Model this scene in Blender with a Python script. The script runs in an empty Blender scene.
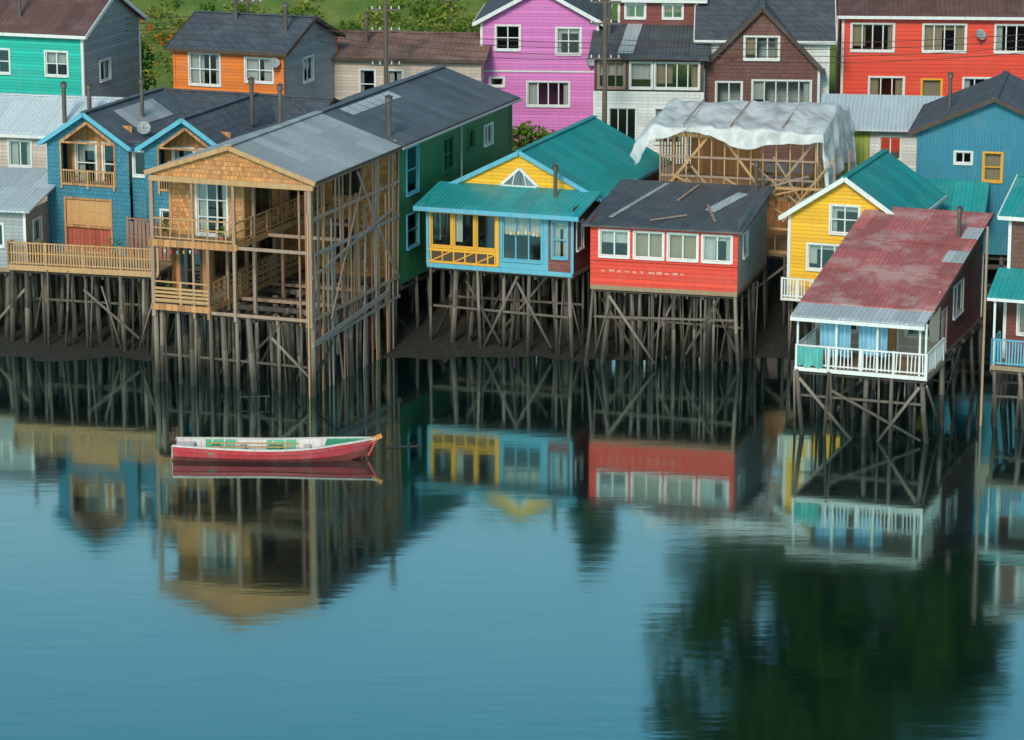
import bpy, math, random
from mathutils import Vector, Matrix, noise
R=random.Random(11)
scene=bpy.context.scene
COL=scene.collection
rad=math.radians

# ------------------------------------------------------------------ materials
def newmat(name):
    m=bpy.data.materials.new(name); m.use_nodes=True
    nt=m.node_tree; nt.nodes.clear(); return m,nt
def nd(nt,t,ins=None,**props):
    n=nt.nodes.new(t)
    for k,v in props.items(): setattr(n,k,v)
    if ins:
        for k,v in ins.items():
            s=n.inputs[k]
            if hasattr(v,'is_output'): nt.links.new(v,s)
            else: s.default_value=v
    return n
def mth(nt,op,a,b=None,c=None):
    ins={0:a}
    if b is not None: ins[1]=b
    if c is not None: ins[2]=c
    return nd(nt,'ShaderNodeMath',ins,operation=op).outputs[0]
def c4(c,k=1.0): return (min(1,c[0]*k),min(1,c[1]*k),min(1,c[2]*k),1)
def mixc(nt,f,a,b,bt='MIX'):
    n=nt.nodes.new('ShaderNodeMix'); n.data_type='RGBA'; n.blend_type=bt
    for k,v in ((0,f),(6,a),(7,b)):
        s=n.inputs[k]
        if hasattr(v,'is_output'): nt.links.new(v,s)
        else: s.default_value=v
    return n.outputs[2]
def ramp(nt,f,a,b):
    return nd(nt,'ShaderNodeMapRange',{0:f,1:a,2:b,3:0.0,4:1.0},clamp=True).outputs[0]

def mk(name,col,kind='plain',size=.16,rough=.7,dirt=.45,bump=.5,var=.22,rust=None,rustamt=.5,sheet=None,tide=False,metal=0.0,dcol=None):
    m,nt=newmat(name)
    tc=nd(nt,'ShaderNodeTexCoord').outputs['Object']
    sp=nd(nt,'ShaderNodeSeparateXYZ',{0:tc})
    x,y,z=sp.outputs
    xy=mth(nt,'ADD',x,y)
    base=None; h=None
    if kind=='shingle':
        v=nd(nt,'ShaderNodeCombineXYZ',{0:xy,1:z,2:0.0}).outputs[0]
        b=nd(nt,'ShaderNodeTexBrick',{'Vector':v,'Color1':c4(col,1-var),'Color2':c4(col,1+var),'Mortar':c4(col,.5),'Scale':1.0,'Mortar Size':.01,'Mortar Smooth':.2,'Bias':0.0,'Brick Width':size*.9,'Row Height':size})
        base=b.outputs[0]
        fr=mth(nt,'FRACT',mth(nt,'DIVIDE',z,size))
        h=mth(nt,'SUBTRACT',mth(nt,'MULTIPLY',fr,-.6),b.outputs[1])
    elif sheet:
        v=nd(nt,'ShaderNodeCombineXYZ',{0:x,1:y,2:0.0}).outputs[0]
        b=nd(nt,'ShaderNodeTexBrick',{'Vector':v,'Color1':c4(col,1-var),'Color2':c4(col,1+var),'Mortar':c4(col,.6),'Scale':1.0,'Mortar Size':.012,'Mortar Smooth':.3,'Bias':0.0,'Brick Width':sheet[0],'Row Height':sheet[1]})
        base=b.outputs[0]
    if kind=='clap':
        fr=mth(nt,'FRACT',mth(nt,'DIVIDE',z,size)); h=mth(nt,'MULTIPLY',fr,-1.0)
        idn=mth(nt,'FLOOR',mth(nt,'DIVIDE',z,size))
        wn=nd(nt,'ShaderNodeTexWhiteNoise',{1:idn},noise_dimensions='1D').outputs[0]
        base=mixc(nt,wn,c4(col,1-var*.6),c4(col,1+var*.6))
        base=mixc(nt,mth(nt,'GREATER_THAN',fr,.9),base,c4(col,.5))  # dark line at each board groove: shade painted into the colour, with slight dirt
    if kind=='vert':
        q=mth(nt,'DIVIDE',xy,size)
        fr=mth(nt,'FRACT',q); h=mth(nt,'GREATER_THAN',fr,.1)
        wn=nd(nt,'ShaderNodeTexWhiteNoise',{1:mth(nt,'FLOOR',q)},noise_dimensions='1D').outputs[0]
        base=mixc(nt,wn,c4(col,1-var),c4(col,1+var))
        base=mixc(nt,mth(nt,'LESS_THAN',fr,.1),base,c4(col,.45))
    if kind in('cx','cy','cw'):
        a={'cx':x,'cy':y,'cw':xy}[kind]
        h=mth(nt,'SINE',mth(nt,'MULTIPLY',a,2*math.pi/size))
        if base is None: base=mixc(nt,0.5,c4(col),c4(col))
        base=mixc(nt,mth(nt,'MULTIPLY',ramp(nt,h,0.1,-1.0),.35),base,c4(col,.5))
    if base is None: base=mixc(nt,0.5,c4(col),c4(col))
    n1=nd(nt,'ShaderNodeTexNoise',{'Vector':tc,'Scale':.9,'Detail':6.0,'Roughness':.62}).outputs[0]
    mp=nd(nt,'ShaderNodeMapping',{0:tc,3:(4.5,4.5,.4)}).outputs[0]
    n2=nd(nt,'ShaderNodeTexNoise',{'Vector':mp,'Scale':1.3,'Detail':5.0,'Roughness':.7}).outputs[0]
    n3=nd(nt,'ShaderNodeTexNoise',{'Vector':tc,'Scale':9.0,'Detail':4.0,'Roughness':.7}).outputs[0]
    d=dcol or (col[0]*.35+.03,col[1]*.35+.025,col[2]*.35+.02)
    base=mixc(nt,mth(nt,'MULTIPLY',ramp(nt,n2,.45,.75),dirt),base,c4(d))
    base=mixc(nt,mth(nt,'MULTIPLY',ramp(nt,n1,.5,.8),dirt*.8),base,c4((col[0]*.5+.2,col[1]*.5+.2,col[2]*.5+.19)))
    base=mixc(nt,mth(nt,'MULTIPLY',ramp(nt,n3,.5,.8),dirt*.6),base,c4(d))
    if rust:
        nr=nd(nt,'ShaderNodeTexNoise',{'Vector':tc,'Scale':.55,'Detail':7.0,'Roughness':.7}).outputs[0]
        base=mixc(nt,mth(nt,'MULTIPLY',ramp(nt,nr,.47,.6),rustamt),base,c4(rust))
    if tide:
        g=nd(nt,'ShaderNodeNewGeometry').outputs[0]
        gz=nd(nt,'ShaderNodeSeparateXYZ',{0:g}).outputs
        t=ramp(nt,mth(nt,'ADD',gz[2],mth(nt,'MULTIPLY',n3,.9)),2.5,.9)
        base=mixc(nt,mth(nt,'MULTIPLY',t,.92),base,c4((.018,.018,.012)))
    p=nd(nt,'ShaderNodeBsdfPrincipled',{'Base Color':base,'Roughness':rough,'Metallic':metal})
    hh=mth(nt,'MULTIPLY',n3,.35)
    if h is not None: hh=mth(nt,'ADD',hh,h)
    bp=nd(nt,'ShaderNodeBump',{'Height':hh,'Strength':bump,'Distance':.03})
    nt.links.new(bp.outputs[0],p.inputs['Normal'])
    o=nd(nt,'ShaderNodeOutputMaterial',{0:p.outputs[0]})
    return m

WOOD=mk('timber_shingle_wall',(.60,.255,.08),'shingle',.2,dirt=.35,var=.3)
PLY=mk('timber_boards',(.52,.235,.085),'vert',.3,dirt=.45,var=.28)
LATH=mk('weathered_lath',(.37,.24,.17),'plain',dirt=.65)
LATHG=mk('grey_lath',(.32,.27,.245),'plain',dirt=.6)
LATHR=mk('reddish_lath',(.34,.155,.09),'plain',dirt=.6)
NEWW=mk('fresh_lumber',(.54,.30,.13),'plain',dirt=.55)
DECK=mk('deck_boards',(.33,.22,.13),'plain',dirt=.6)
PILE=mk('piling_wood',(.15,.115,.09),'plain',dirt=.8,tide=True,bump=.8)
PILE2=mk('piling_wood_light',(.27,.205,.155),'plain',dirt=.7,tide=True,bump=.8)
PILED=mk('piling_wood_dark',(.065,.05,.038),'plain',dirt=.7,tide=True,bump=.8)
GREENW=mk('green_metal_wall',(.03,.185,.07),'cw',.14,dirt=.4,rough=.55)
ROOFD=mk('dark_metal_roof',(.105,.12,.14),'cy',.2,dirt=.5,sheet=(2.6,.9),rough=.6)
ROOFDX=mk('dark_metal_roof_x',(.085,.09,.10),'cx',.2,dirt=.5,sheet=(.9,2.6),rough=.6)
ROOFL=mk('light_zinc_roof',(.45,.45,.45),'cy',.2,dirt=.5,sheet=(2.6,.9),rough=.55)
ROOFLX=mk('light_zinc_roof_x',(.54,.57,.58),'cx',.2,dirt=.5,sheet=(.9,2.6),rough=.55)
ROOFW=mk('white_metal_roof',(.70,.74,.75),'cx',.2,dirt=.35,sheet=(.9,3),var=.08,rough=.5)
ASPH=mk('grey_shingle_roof',(.085,.09,.105),'shingle',.22,dirt=.35)
TEALR=mk('teal_metal_roof',(.01,.33,.31),'cy',.2,dirt=.45,sheet=(3.2,.9),var=.18,rough=.5)
TEALRX=mk('teal_metal_roof_x',(.02,.36,.35),'cx',.2,dirt=.55,sheet=(.9,3.2),var=.18,rough=.5)
RUSTR=mk('rusted_red_roof',(.50,.125,.115),'cx',.2,dirt=.5,sheet=(.85,2.4),var=.25,rust=(.58,.36,.33),rustamt=.65,rough=.75)
MAROONR=mk('maroon_roof',(.15,.065,.055),'cx',.25,dirt=.5,sheet=(.9,2.4))
BROWNR=mk('brown_rusty_roof',(.20,.095,.07),'cx',.25,dirt=.6,sheet=(.9,2.4),rust=(.33,.18,.13))
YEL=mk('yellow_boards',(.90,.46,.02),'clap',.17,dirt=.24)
YELP=mk('yellow_paint',(.85,.40,.03),'plain',dirt=.35)
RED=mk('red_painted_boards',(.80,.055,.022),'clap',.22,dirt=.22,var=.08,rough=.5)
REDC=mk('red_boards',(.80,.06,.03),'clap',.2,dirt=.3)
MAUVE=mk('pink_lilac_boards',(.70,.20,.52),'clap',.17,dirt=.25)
BLUEW=mk('blue_shingle_wall',(.035,.20,.29),'shingle',.2,dirt=.35,var=.12)
BLUES=mk('blue_metal_wall',(.045,.26,.37),'cw',.15,dirt=.4)
BLUEP=mk('light_blue_paint',(.12,.42,.56),'plain',dirt=.4)
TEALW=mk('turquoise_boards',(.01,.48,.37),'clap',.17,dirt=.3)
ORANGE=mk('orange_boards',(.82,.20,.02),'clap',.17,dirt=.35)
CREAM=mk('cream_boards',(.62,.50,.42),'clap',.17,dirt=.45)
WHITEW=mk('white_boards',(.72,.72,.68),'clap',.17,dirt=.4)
WHITE=mk('white_paint',(.76,.76,.73),'plain',dirt=.35)
OLIVE=mk('olive_wall',(.36,.42,.07),'vert',.25,dirt=.4)
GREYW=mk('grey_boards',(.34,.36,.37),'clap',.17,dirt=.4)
GREYV=mk('grey_blue_sheet',(.38,.44,.46),'cw',.16,dirt=.7)
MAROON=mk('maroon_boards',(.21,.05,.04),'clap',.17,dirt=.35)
MARSH=mk('maroon_shingle',(.17,.07,.055),'shingle',.2,dirt=.35,var=.15)
BROWN=mk('dark_trim',(.08,.05,.035),'plain',dirt=.4)
METAL=mk('stovepipe_metal',(.16,.13,.11),'plain',dirt=.6,metal=.6,rough=.6)
POLEM=mk('pole_wood',(.13,.10,.075),'plain',dirt=.5)
CURT=mk('curtain_cloth',(.76,.73,.66),'plain',dirt=.25)
CURT2=mk('curtain_warm',(.58,.42,.26),'plain',dirt=.3)
CLOTHB=mk('blue_cloth',(.25,.5,.66),'plain',dirt=.2)
CLOTHT=mk('teal_cloth',(.12,.45,.42),'plain',dirt=.2)
CLOTHC=mk('cream_cloth',(.72,.5,.36),'plain',dirt=.2)
ORDOOR=mk('tan_door',(.60,.31,.12),'plain',dirt=.35)
REDDOOR=mk('reddish_door_panel',(.42,.09,.05),'vert',.2,dirt=.35)
BOATR=mk('boat_red_paint',(.50,.02,.035),'plain',rough=.45,dirt=.6,dcol=(.30,.12,.11))
BOATL=mk('boat_lower_hull',(.22,.035,.035),'plain',rough=.5,dirt=.6)
BOATW=mk('boat_white_paint',(.70,.62,.58),'plain',rough=.5,dirt=.65)
BOATG=mk('boat_green_paint',(.03,.40,.19),'plain',rough=.5,dirt=.4)
BOATO=mk('boat_orange_paint',(.65,.22,.06),'plain',rough=.5,dirt=.35)
FADED=mk('faded_marks',(.75,.32,.25),dirt=.7)
CLAY=mk('clay_pot',(.38,.14,.07),dirt=.4)

m,nt=newmat('window_glass')
tr=nd(nt,'ShaderNodeBsdfTransparent',{0:(.72,.78,.78,1)})
gl=nd(nt,'ShaderNodeBsdfGlossy',{0:(.9,.9,.9,1),1:.05})
mx=nd(nt,'ShaderNodeMixShader',{0:.14,1:tr.outputs[0],2:gl.outputs[0]})
nd(nt,'ShaderNodeOutputMaterial',{0:mx.outputs[0]}); GLASS=m

m,nt=newmat('plastic_tarp')
tcx=nd(nt,'ShaderNodeTexCoord').outputs['Object']
nz=nd(nt,'ShaderNodeTexNoise',{'Vector':tcx,'Scale':1.2,'Detail':6.0}).outputs[0]
nz2=nd(nt,'ShaderNodeTexNoise',{'Vector':tcx,'Scale':2.5,'Detail':5.0,'Distortion':1.2}).outputs[0]
bpt=nd(nt,'ShaderNodeBump',{'Height':nz2,'Strength':.5,'Distance':.12}).outputs[0]
tr=nd(nt,'ShaderNodeBsdfTransparent',{0:(.92,.92,.92,1)})
df=nd(nt,'ShaderNodeBsdfPrincipled',{'Base Color':(.88,.88,.88,1),'Roughness':.35,'Normal':bpt})
tl=nd(nt,'ShaderNodeBsdfTranslucent',{0:(.9,.9,.9,1)})
a=nd(nt,'ShaderNodeMixShader',{0:.3,1:df.outputs[0],2:tl.outputs[0]})
b_=nd(nt,'ShaderNodeMixShader',{0:mth(nt,'ADD',mth(nt,'MULTIPLY',ramp(nt,nz,.45,.72),.4),.08),1:a.outputs[0],2:tr.outputs[0]})
nd(nt,'ShaderNodeOutputMaterial',{0:b_.outputs[0]}); TARP=m

def leafmat(name,c1,c2):
    m,nt=newmat(name)
    g=nd(nt,'ShaderNodeNewGeometry')
    n=nd(nt,'ShaderNodeTexNoise',{'Vector':g.outputs[0],'Scale':.7,'Detail':4.0}).outputs[0]
    wn=g.outputs['Random Per Island']
    c=mixc(nt,ramp(nt,n,.35,.65),c4(c1),c4(c2))
    c=mixc(nt,mth(nt,'MULTIPLY',wn,.5),c,c4(c1,.5))
    d=nd(nt,'ShaderNodeBsdfDiffuse',{0:c}); t=nd(nt,'ShaderNodeBsdfTranslucent',{0:c})
    x=nd(nt,'ShaderNodeMixShader',{0:.25,1:d.outputs[0],2:t.outputs[0]})
    nd(nt,'ShaderNodeOutputMaterial',{0:x.outputs[0]}); return m
LEAF=leafmat('tree_leaves',(.04,.10,.02),(.11,.20,.035))
SHRUB=leafmat('shrub_leaves',(.07,.17,.02),(.22,.32,.045))
SHRUBY=leafmat('dry_grass_blades',(.26,.31,.05),(.40,.38,.09))
FLOWER=leafmat('orange_flowers',(.8,.16,.03),(.85,.3,.05))

# ------------------------------------------------------------------ builder
def clip(poly,f):
    out=[]
    for i in range(len(poly)):
        a=poly[i];c=poly[(i+1)%len(poly)];fa=f(a);fc=f(c)
        if fa>=0: out.append(a)
        if (fa>1e-9 and fc<-1e-9) or (fa<-1e-9 and fc>1e-9):
            t=fa/(fa-fc); out.append((a[0]+(c[0]-a[0])*t,a[1]+(c[1]-a[1])*t))
    return out
def leaves(b,part,mat,cx,cy,cz,rx,ry,rz_,n,s):
    vs=[];fs=[]
    for _ in range(n):
        while True:
            u=[R.uniform(-1,1) for _ in range(3)]
            l=math.sqrt(sum(k*k for k in u))
            if .35<l<1: break
        p=Vector((cx+u[0]*rx,cy+u[1]*ry,cz+u[2]*rz_))
        a=Vector((R.gauss(0,1),R.gauss(0,1),R.gauss(0,.6))).normalized(); c=a.cross(Vector((R.gauss(0,1),R.gauss(0,1),R.gauss(0,1)))).normalized()
        a=a*s*R.uniform(.6,1.2); c=c*s*R.uniform(.35,.7); o=len(vs)
        vs+=[p-a,p+c,p+a,p-c]; fs.append((o,o+1,o+2,o+3))
    b.add(part,mat,vs,fs)
class Bd:
    def __init__(s,name,x=0,y=0,yaw=0,z=0):
        e=bpy.data.objects.new(name,None); COL.objects.link(e)
        e.location=(x,y,z); e.rotation_euler[2]=rad(yaw); s.e=e; s.p={}
    def add(s,part,mat,vs,fs):
        P=s.p.setdefault((part,mat.name),[[],[],mat]); o=len(P[0])
        P[0].extend([tuple(v) for v in vs]); P[1].extend([tuple(i+o for i in f) for f in fs])
    def quad(s,part,mat,a,b,c,d): s.add(part,mat,[a,b,c,d],[(0,1,2,3)])
    def hexa(s,part,mat,v):
        s.add(part,mat,v,[(0,3,2,1),(4,5,6,7),(0,1,5,4),(1,2,6,5),(2,3,7,6),(3,0,4,7)])
    def box(s,part,mat,x0,x1,y0,y1,z0,z1):
        s.hexa(part,mat,[(x0,y0,z0),(x1,y0,z0),(x1,y1,z0),(x0,y1,z0),(x0,y0,z1),(x1,y0,z1),(x1,y1,z1),(x0,y1,z1)])
    def slab(s,part,mat,a,b,c,d,th=.08):
        lo=[(p[0],p[1],p[2]-th) for p in (a,b,c,d)]
        s.hexa(part,mat,lo+[a,b,c,d])
    def beam(s,part,mat,p,q,w=.1,h=.1):
        p=Vector(p);q=Vector(q);d=q-p
        if d.length<1e-4:return
        d.normalize()
        up=Vector((0,0,1)) if abs(d.z)<.95 else Vector((0,1,0))
        sx=d.cross(up).normalized()*(w/2); sy=sx.cross(d).normalized()*(h/2)
        v=[]
        for c in (p,q):
            v+= [c-sx-sy,c+sx-sy,c+sx+sy,c-sx+sy]
        s.add(part,mat,v,[(0,3,2,1),(4,5,6,7),(0,1,5,4),(1,2,6,5),(2,3,7,6),(3,0,4,7)])
    def cyl(s,part,mat,p,q,r0,r1=None,n=7):
        r1=r0 if r1 is None else r1
        p=Vector(p);q=Vector(q);d=(q-p).normalized()
        up=Vector((1,0,0)) if abs(d.x)<.9 else Vector((0,1,0))
        a=d.cross(up).normalized(); b=d.cross(a)
        v=[];f=[]
        for i in range(n):
            t=2*math.pi*i/n; w=a*math.cos(t)+b*math.sin(t)
            v.append(p+w*r0); v.append(q+w*r1)
        for i in range(n):
            j=(i+1)%n; f.append((2*i,2*j,2*j+1,2*i+1))
        f.append(tuple(2*i+1 for i in range(n))); f.append(tuple(2*i for i in range(n))[::-1])
        s.add(part,mat,v,f)
    def wall(s,part,mat,p0,p1,z0,z1,wins=(),peak=None,trim=None):
        dx,dy=p1[0]-p0[0],p1[1]-p0[1]; L=math.hypot(dx,dy); ux,uy=dx/L,dy/L; nx,ny=uy,-ux
        def P(u,d,z): return (p0[0]+ux*u+nx*d,p0[1]+uy*u+ny*d,z)
        def lb(part,mat,u0,u1,d0,d1,za,zb):
            s.hexa(part,mat,[P(u0,d1,za),P(u1,d1,za),P(u1,d0,za),P(u0,d0,za),P(u0,d1,zb),P(u1,d1,zb),P(u1,d0,zb),P(u0,d0,zb)])
        us=sorted({0,L}|{w[0] for w in wins}|{w[1] for w in wins}); zs=sorted({z0,z1}|{w[2] for w in wins}|{w[3] for w in wins}|({peak[1]} if peak else set()))
        for i in range(len(us)-1):
            for j in range(len(zs)-1):
                cu=(us[i]+us[i+1])/2; cz=(zs[j]+zs[j+1])/2
                if any(w[0]<cu<w[1] and w[2]<cz<w[3] for w in wins): continue
                if zs[j]>=z1-1e-6:
                    if not peak: continue
                    up,zp=peak
                    poly=[(us[i],zs[j]),(us[i+1],zs[j]),(us[i+1],zs[j+1]),(us[i],zs[j+1])]
                    poly=clip(poly,lambda q:z1+(zp-z1)*q[0]/up-q[1])
                    if len(poly)>2: poly=clip(poly,lambda q:z1+(zp-z1)*(L-q[0])/(L-up)-q[1])
                    if len(poly)>2: s.add(part,mat,[P(q[0],0,q[1]) for q in poly],[tuple(range(len(poly)))])
                else: s.quad(part,mat,P(us[i],0,zs[j]),P(us[i+1],0,zs[j]),P(us[i+1],0,zs[j+1]),P(us[i],0,zs[j+1]))
        for w in wins:
            u0,u1,za,zb=w[:4]; nx_=w[4] if len(w)>4 else 2; ny_=w[5] if len(w)>5 else 1
            fm=w[6] if len(w)>6 else WHITE; st=w[7] if len(w)>7 else R.choice('cccdde')
            for a,b in (((u0,za),(u1,za)),((u1,za),(u1,zb)),((u1,zb),(u0,zb)),((u0,zb),(u0,za))):
                s.quad(part,mat,P(a[0],0,a[1]),P(b[0],0,b[1]),P(b[0],-.14,b[1]),P(a[0],-.14,a[1]))
            t=.085
            lb('window_frames',fm,u0-t,u0,-.0,.045,za-t,zb+t); lb('window_frames',fm,u1,u1+t,-.0,.045,za-t,zb+t)
            lb('window_frames',fm,u0,u1,-.0,.045,zb,zb+t); lb('window_frames',fm,u0-.03,u1+.03,.046,.09,za-t*1.1,za-.01); lb('window_frames',fm,u0,u1,0,.045,za-t,za)
            if st=='open': continue
            if st=='door':
                dm=ORDOOR if len(w)<9 else w[8]
                lb('door',dm,u0,u1,-.1,-.06,za,zb)
                k=max(1,round((u1-u0)/.8))
                for i in range(k):
                    a=u0+(u1-u0)*i/k; c=u0+(u1-u0)*(i+1)/k
                    for (z_a,z_b) in ((za+.12,za+(zb-za)*.45),(za+(zb-za)*.52,zb-.12)): lb('door_panels',dm,a+.1,c-.1,-.059,-.035,z_a,z_b)
                continue
            f=.045
            lb('window_frames',fm,u0,u0+f,-.09,-.03,za,zb); lb('window_frames',fm,u1-f,u1,-.09,-.03,za,zb)
            lb('window_frames',fm,u0+f,u1-f,-.09,-.03,za,za+f); lb('window_frames',fm,u0+f,u1-f,-.09,-.03,zb-f,zb)
            for i in range(1,nx_):
                c=u0+(u1-u0)*i/nx_; lb('window_frames',fm,c-.03,c+.03,-.085,-.025,za+f,zb-f)
            for i in range(1,ny_):
                c=za+(zb-za)*i/ny_; lb('window_frames',fm,u0+f,u1-f,-.08,-.035,c-.025,c+.025)
            s.quad('window_glass',GLASS,P(u0,-.065,za),P(u1,-.065,za),P(u1,-.065,zb),P(u0,-.065,zb))
            W=u1-u0;cm=CURT if R.random()<.75 else CURT2
            def cur(a,b,zl,zh):
                n=max(3,int((b-a)/.09)); 
                for i in range(n):
                    ua=a+(b-a)*i/n; ub=a+(b-a)*(i+1)/n; da=-.2-.05*(i%2); db=-.2-.05*((i+1)%2)
                    s.quad('curtains',cm,P(ua,da,zl),P(ub,db,zl),P(ub,db,zh),P(ua,da,zh))
            if st=='c':
                k=R.uniform(.15,.45); cur(u0,u0+W*k,za+R.choice((0,0,.2)),zb); cur(u1-W*k*R.uniform(.3,1),u1,za,zb)
                if R.random()<.4: cur(u0,u1,zb-(zb-za)*.22,zb)
            elif st=='f': cur(u0,u1,za,zb)
            elif st=='e': cur(u0,u1,za+(zb-za)*R.uniform(.3,.6),zb)
        if trim:
            lb('trim',trim,-.04,.09,.003,.05,z0,z1); lb('trim',trim,L-.09,L+.04,.003,.05,z0,z1)
        return P,L
    def rail(s,part,mat,p0,p1,z,h=1.0,sp=.16,w=.035,post=1.6,mid=False):
        p0=Vector((*p0,z));p1=Vector((*p1,z));L=(p1-p0).length; up=Vector((0,0,h))
        s.beam(part,mat,p0+up,p1+up,.08,.06); s.beam(part,mat,p0+Vector((0,0,.12)),p1+Vector((0,0,.12)),.05,.05)
        if mid: s.beam(part,mat,p0+up*.55,p1+up*.55,.05,.05)
        n=int(L/sp)
        if sp>0:
            for i in range(n+1):
                if R.random()<.04: continue
                a=p0.lerp(p1,i/max(1,n)); j=R.uniform(-.015,.015)
                s.beam(part,mat,a+Vector((j,0,.05)),a+Vector((-j,0,h*R.uniform(.93,1.0)-.02)),w,.03)
        k=max(1,round(L/post))
        for i in range(k+1):
            a=p0.lerp(p1,i/k); s.beam(part,mat,a-Vector((0,0,.1)),a+up*1.05,.09,.09)
    def gable(s,x0,x1,y0,y1,ze,zr,mat,axis='y',o=.3,fas=None,of=None,th=.09):
        of=o if of is None else of; r=th+.012
        if axis=='y':
            k=(zr-ze)/((x1-x0)/2); xm=(x0+x1)/2; zl=ze-k*o+r; zt=zr+r
            a=y0-of;b=y1+of
            s.slab('roof',mat,(x0-o,a,zl),(xm,a,zt),(xm,b,zt),(x0-o,b,zl),th)
            s.slab('roof',mat,(xm,a,zt),(x1+o,a,zl),(x1+o,b,zl),(xm,b,zt),th)
            s.beam('roof_ridge',mat,(xm,a-.01,zt+.02),(xm,b+.01,zt+.02),.3,.05)
            if fas:
                for (xa,xb) in((x0-o,xm),(x1+o,xm)):
                    s.beam('fascia',fas,(xa,a-.025,zl-.06),(xb,a-.025,zt-.06),.05,.2)
                for xa in (x0-o-.03,x1+o+.03): s.beam('fascia',fas,(xa,a,zl-.07),(xa,b,zl-.07),.05,.16)
        else:
            k=(zr-ze)/((y1-y0)/2); ym=(y0+y1)/2; zl=ze-k*o+r; zt=zr+r
            a=x0-of;b=x1+of
            s.slab('roof',mat,(a,y0-o,zl),(b,y0-o,zl),(b,ym,zt),(a,ym,zt),th)
            s.slab('roof',mat,(a,ym,zt),(b,ym,zt),(b,y1+o,zl),(a,y1+o,zl),th)
            s.beam('roof_ridge',mat,(a-.01,ym,zt+.02),(b+.01,ym,zt+.02),.3,.05)
            if fas:
                for xa in (a-.025,b+.025):
                    s.beam('fascia',fas,(xa,y0-o,zl-.06),(xa,ym,zt-.06),.05,.2); s.beam('fascia',fas,(xa,y1+o,zl-.06),(xa,ym,zt-.06),.05,.2)
                s.beam('fascia',fas,(a,y0-o-.03,zl-.07),(b,y0-o-.03,zl-.07),.05,.16)
    def pipe(s,x,y,z0,z1,r=.11,cap=True):
        s.cyl('stovepipe',METAL,(x,y,z0),(x,y,z1),r,r,9)
        if cap:
            s.cyl('stovepipe',METAL,(x,y,z1-.05),(x,y,z1+.15),r*1.6,r*1.3,9)
            s.cyl('stovepipe',METAL,(x,y,z1+.16),(x,y,z1+.25),r*1.9,r*.3,9)
    def antenna(s,x,y,z0,h=2.0):
        s.cyl('tv_antenna',METAL,(x,y,z0),(x,y,z0+h),.022,.018,5)
        s.cyl('tv_antenna',METAL,(x-.6,y,z0+h-.1),(x+.6,y,z0+h-.05),.015,.015,4)
        for i in range(6): s.cyl('tv_antenna',METAL,(x-.5+.2*i,y-.3+.03*i,z0+h-.08),(x-.5+.2*i,y+.3-.03*i,z0+h-.08),.012,.012,4)
    def dish(s,x,y,z,r=.32):
        d=Vector((.35,-.75,.5)).normalized(); c=Vector((x,y,z)); a=d.cross(Vector((0,0,1))).normalized(); b=d.cross(a)
        v=[c-d*.09]; f=[]
        for k,(q,dep) in enumerate(((.55,-.06),(1,0))):
            for i in range(14):
                t=2*math.pi*i/14; v.append(c+(a*math.cos(t)+b*math.sin(t))*r*q+d*dep)
        for i in range(14):
            j=(i+1)%14; f+=[(0,1+i,1+j),(1+i,15+i,15+j,1+j)]
        s.add('satellite_dish',GREYW,v,f); s.cyl('satellite_dish',METAL,c-d*.09,c+d*.3,.012,.012,4); s.cyl('satellite_dish',METAL,c-d*.1,c-d*.1-Vector((0,0,.45)),.025,.025,5)
    def pot(s,x,y,z,k=.3):
        s.cyl('flower_pot',CLAY,(x,y,z),(x,y,z+.28),.1,.15,9); leaves(s,'potted_plant',SHRUB,x,y,z+.28+k*.6,k*.8,k*.8,k,40,.09)
    def piles(s,x0,x1,y0,y1,zt,nx,ny,r=.1,brace=.25,fy=None,zb=-.8):
        for j in range(ny):
            for i in range(nx):
                x=x0+(x1-x0)*i/max(1,nx-1); y=y0+(y1-y0)*j/max(1,ny-1)
                jx,jy=R.uniform(-.32,.32),R.uniform(-.3,.3)
                if i in(0,nx-1): jx*=.3
                lean=R.gauss(0,.2); ly=R.gauss(0,.12)
                rr=r*R.uniform(.6,1.4)
                s.cyl('pilings',R.choice((PILE,PILE,PILE2,PILED)),(x+jx+lean,y+jy+ly,zb),(x+jx+lean*.3,y+jy,zt*.5),rr*1.15,rr,7)
                s.cyl('pilings',R.choice((PILE,PILE,PILE2,PILED)),(x+jx+lean*.3,y+jy,zt*.5-.02),(x+jx,y+jy,zt),rr,rr*.85,7)
                if j<3 and R.random()<.5:
                    xx=x+R.uniform(-.6,.6)
                    s.cyl('pilings',R.choice((PILE,PILE2,PILED)),(xx+R.gauss(0,.15),y+R.uniform(-.3,.3),zb),(xx,y+jy,zt-.05),rr*.65,rr*.5,6)
            y=y0+(y1-y0)*j/max(1,ny-1)
            s.beam('floor_beams',PILED,(x0-.15,y,zt-.12),(x1+.15,y,zt-.12),.12,.2)
            if j<2:
                for i in range(nx-1):
                    if R.random()<brace:
                        xa=x0+(x1-x0)*i/(nx-1); xb=x0+(x1-x0)*min(nx-1,i+R.choice((1,2,2,3)))/(nx-1)
                        za,zb2=(R.uniform(.0,.8),zt-R.uniform(.2,.9))
                        if R.random()<.5: za,zb2=zb2,za
                        s.beam('braces',R.choice((PILE,PILE,PILED,PILE2)),(xa,y-.15-.02*i,za),(xb,y-.15-.02*i,zb2),.05,.11)
                if R.random()<.5:
                    zz=R.uniform(1.2,zt-.8); s.beam('braces',PILE,(x0,y-.1,zz),(x1,y-.1,zz+R.uniform(-.3,.3)),.05,.1)
        for i in range(nx):
            if R.random()<.35:
                x=x0+(x1-x0)*i/(nx-1); s.beam('braces',PILED,(x+.12,y0,R.uniform(.3,1)),(x+.12,y0+(y1-y0)*.4,zt-.3),.06,.12)
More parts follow.
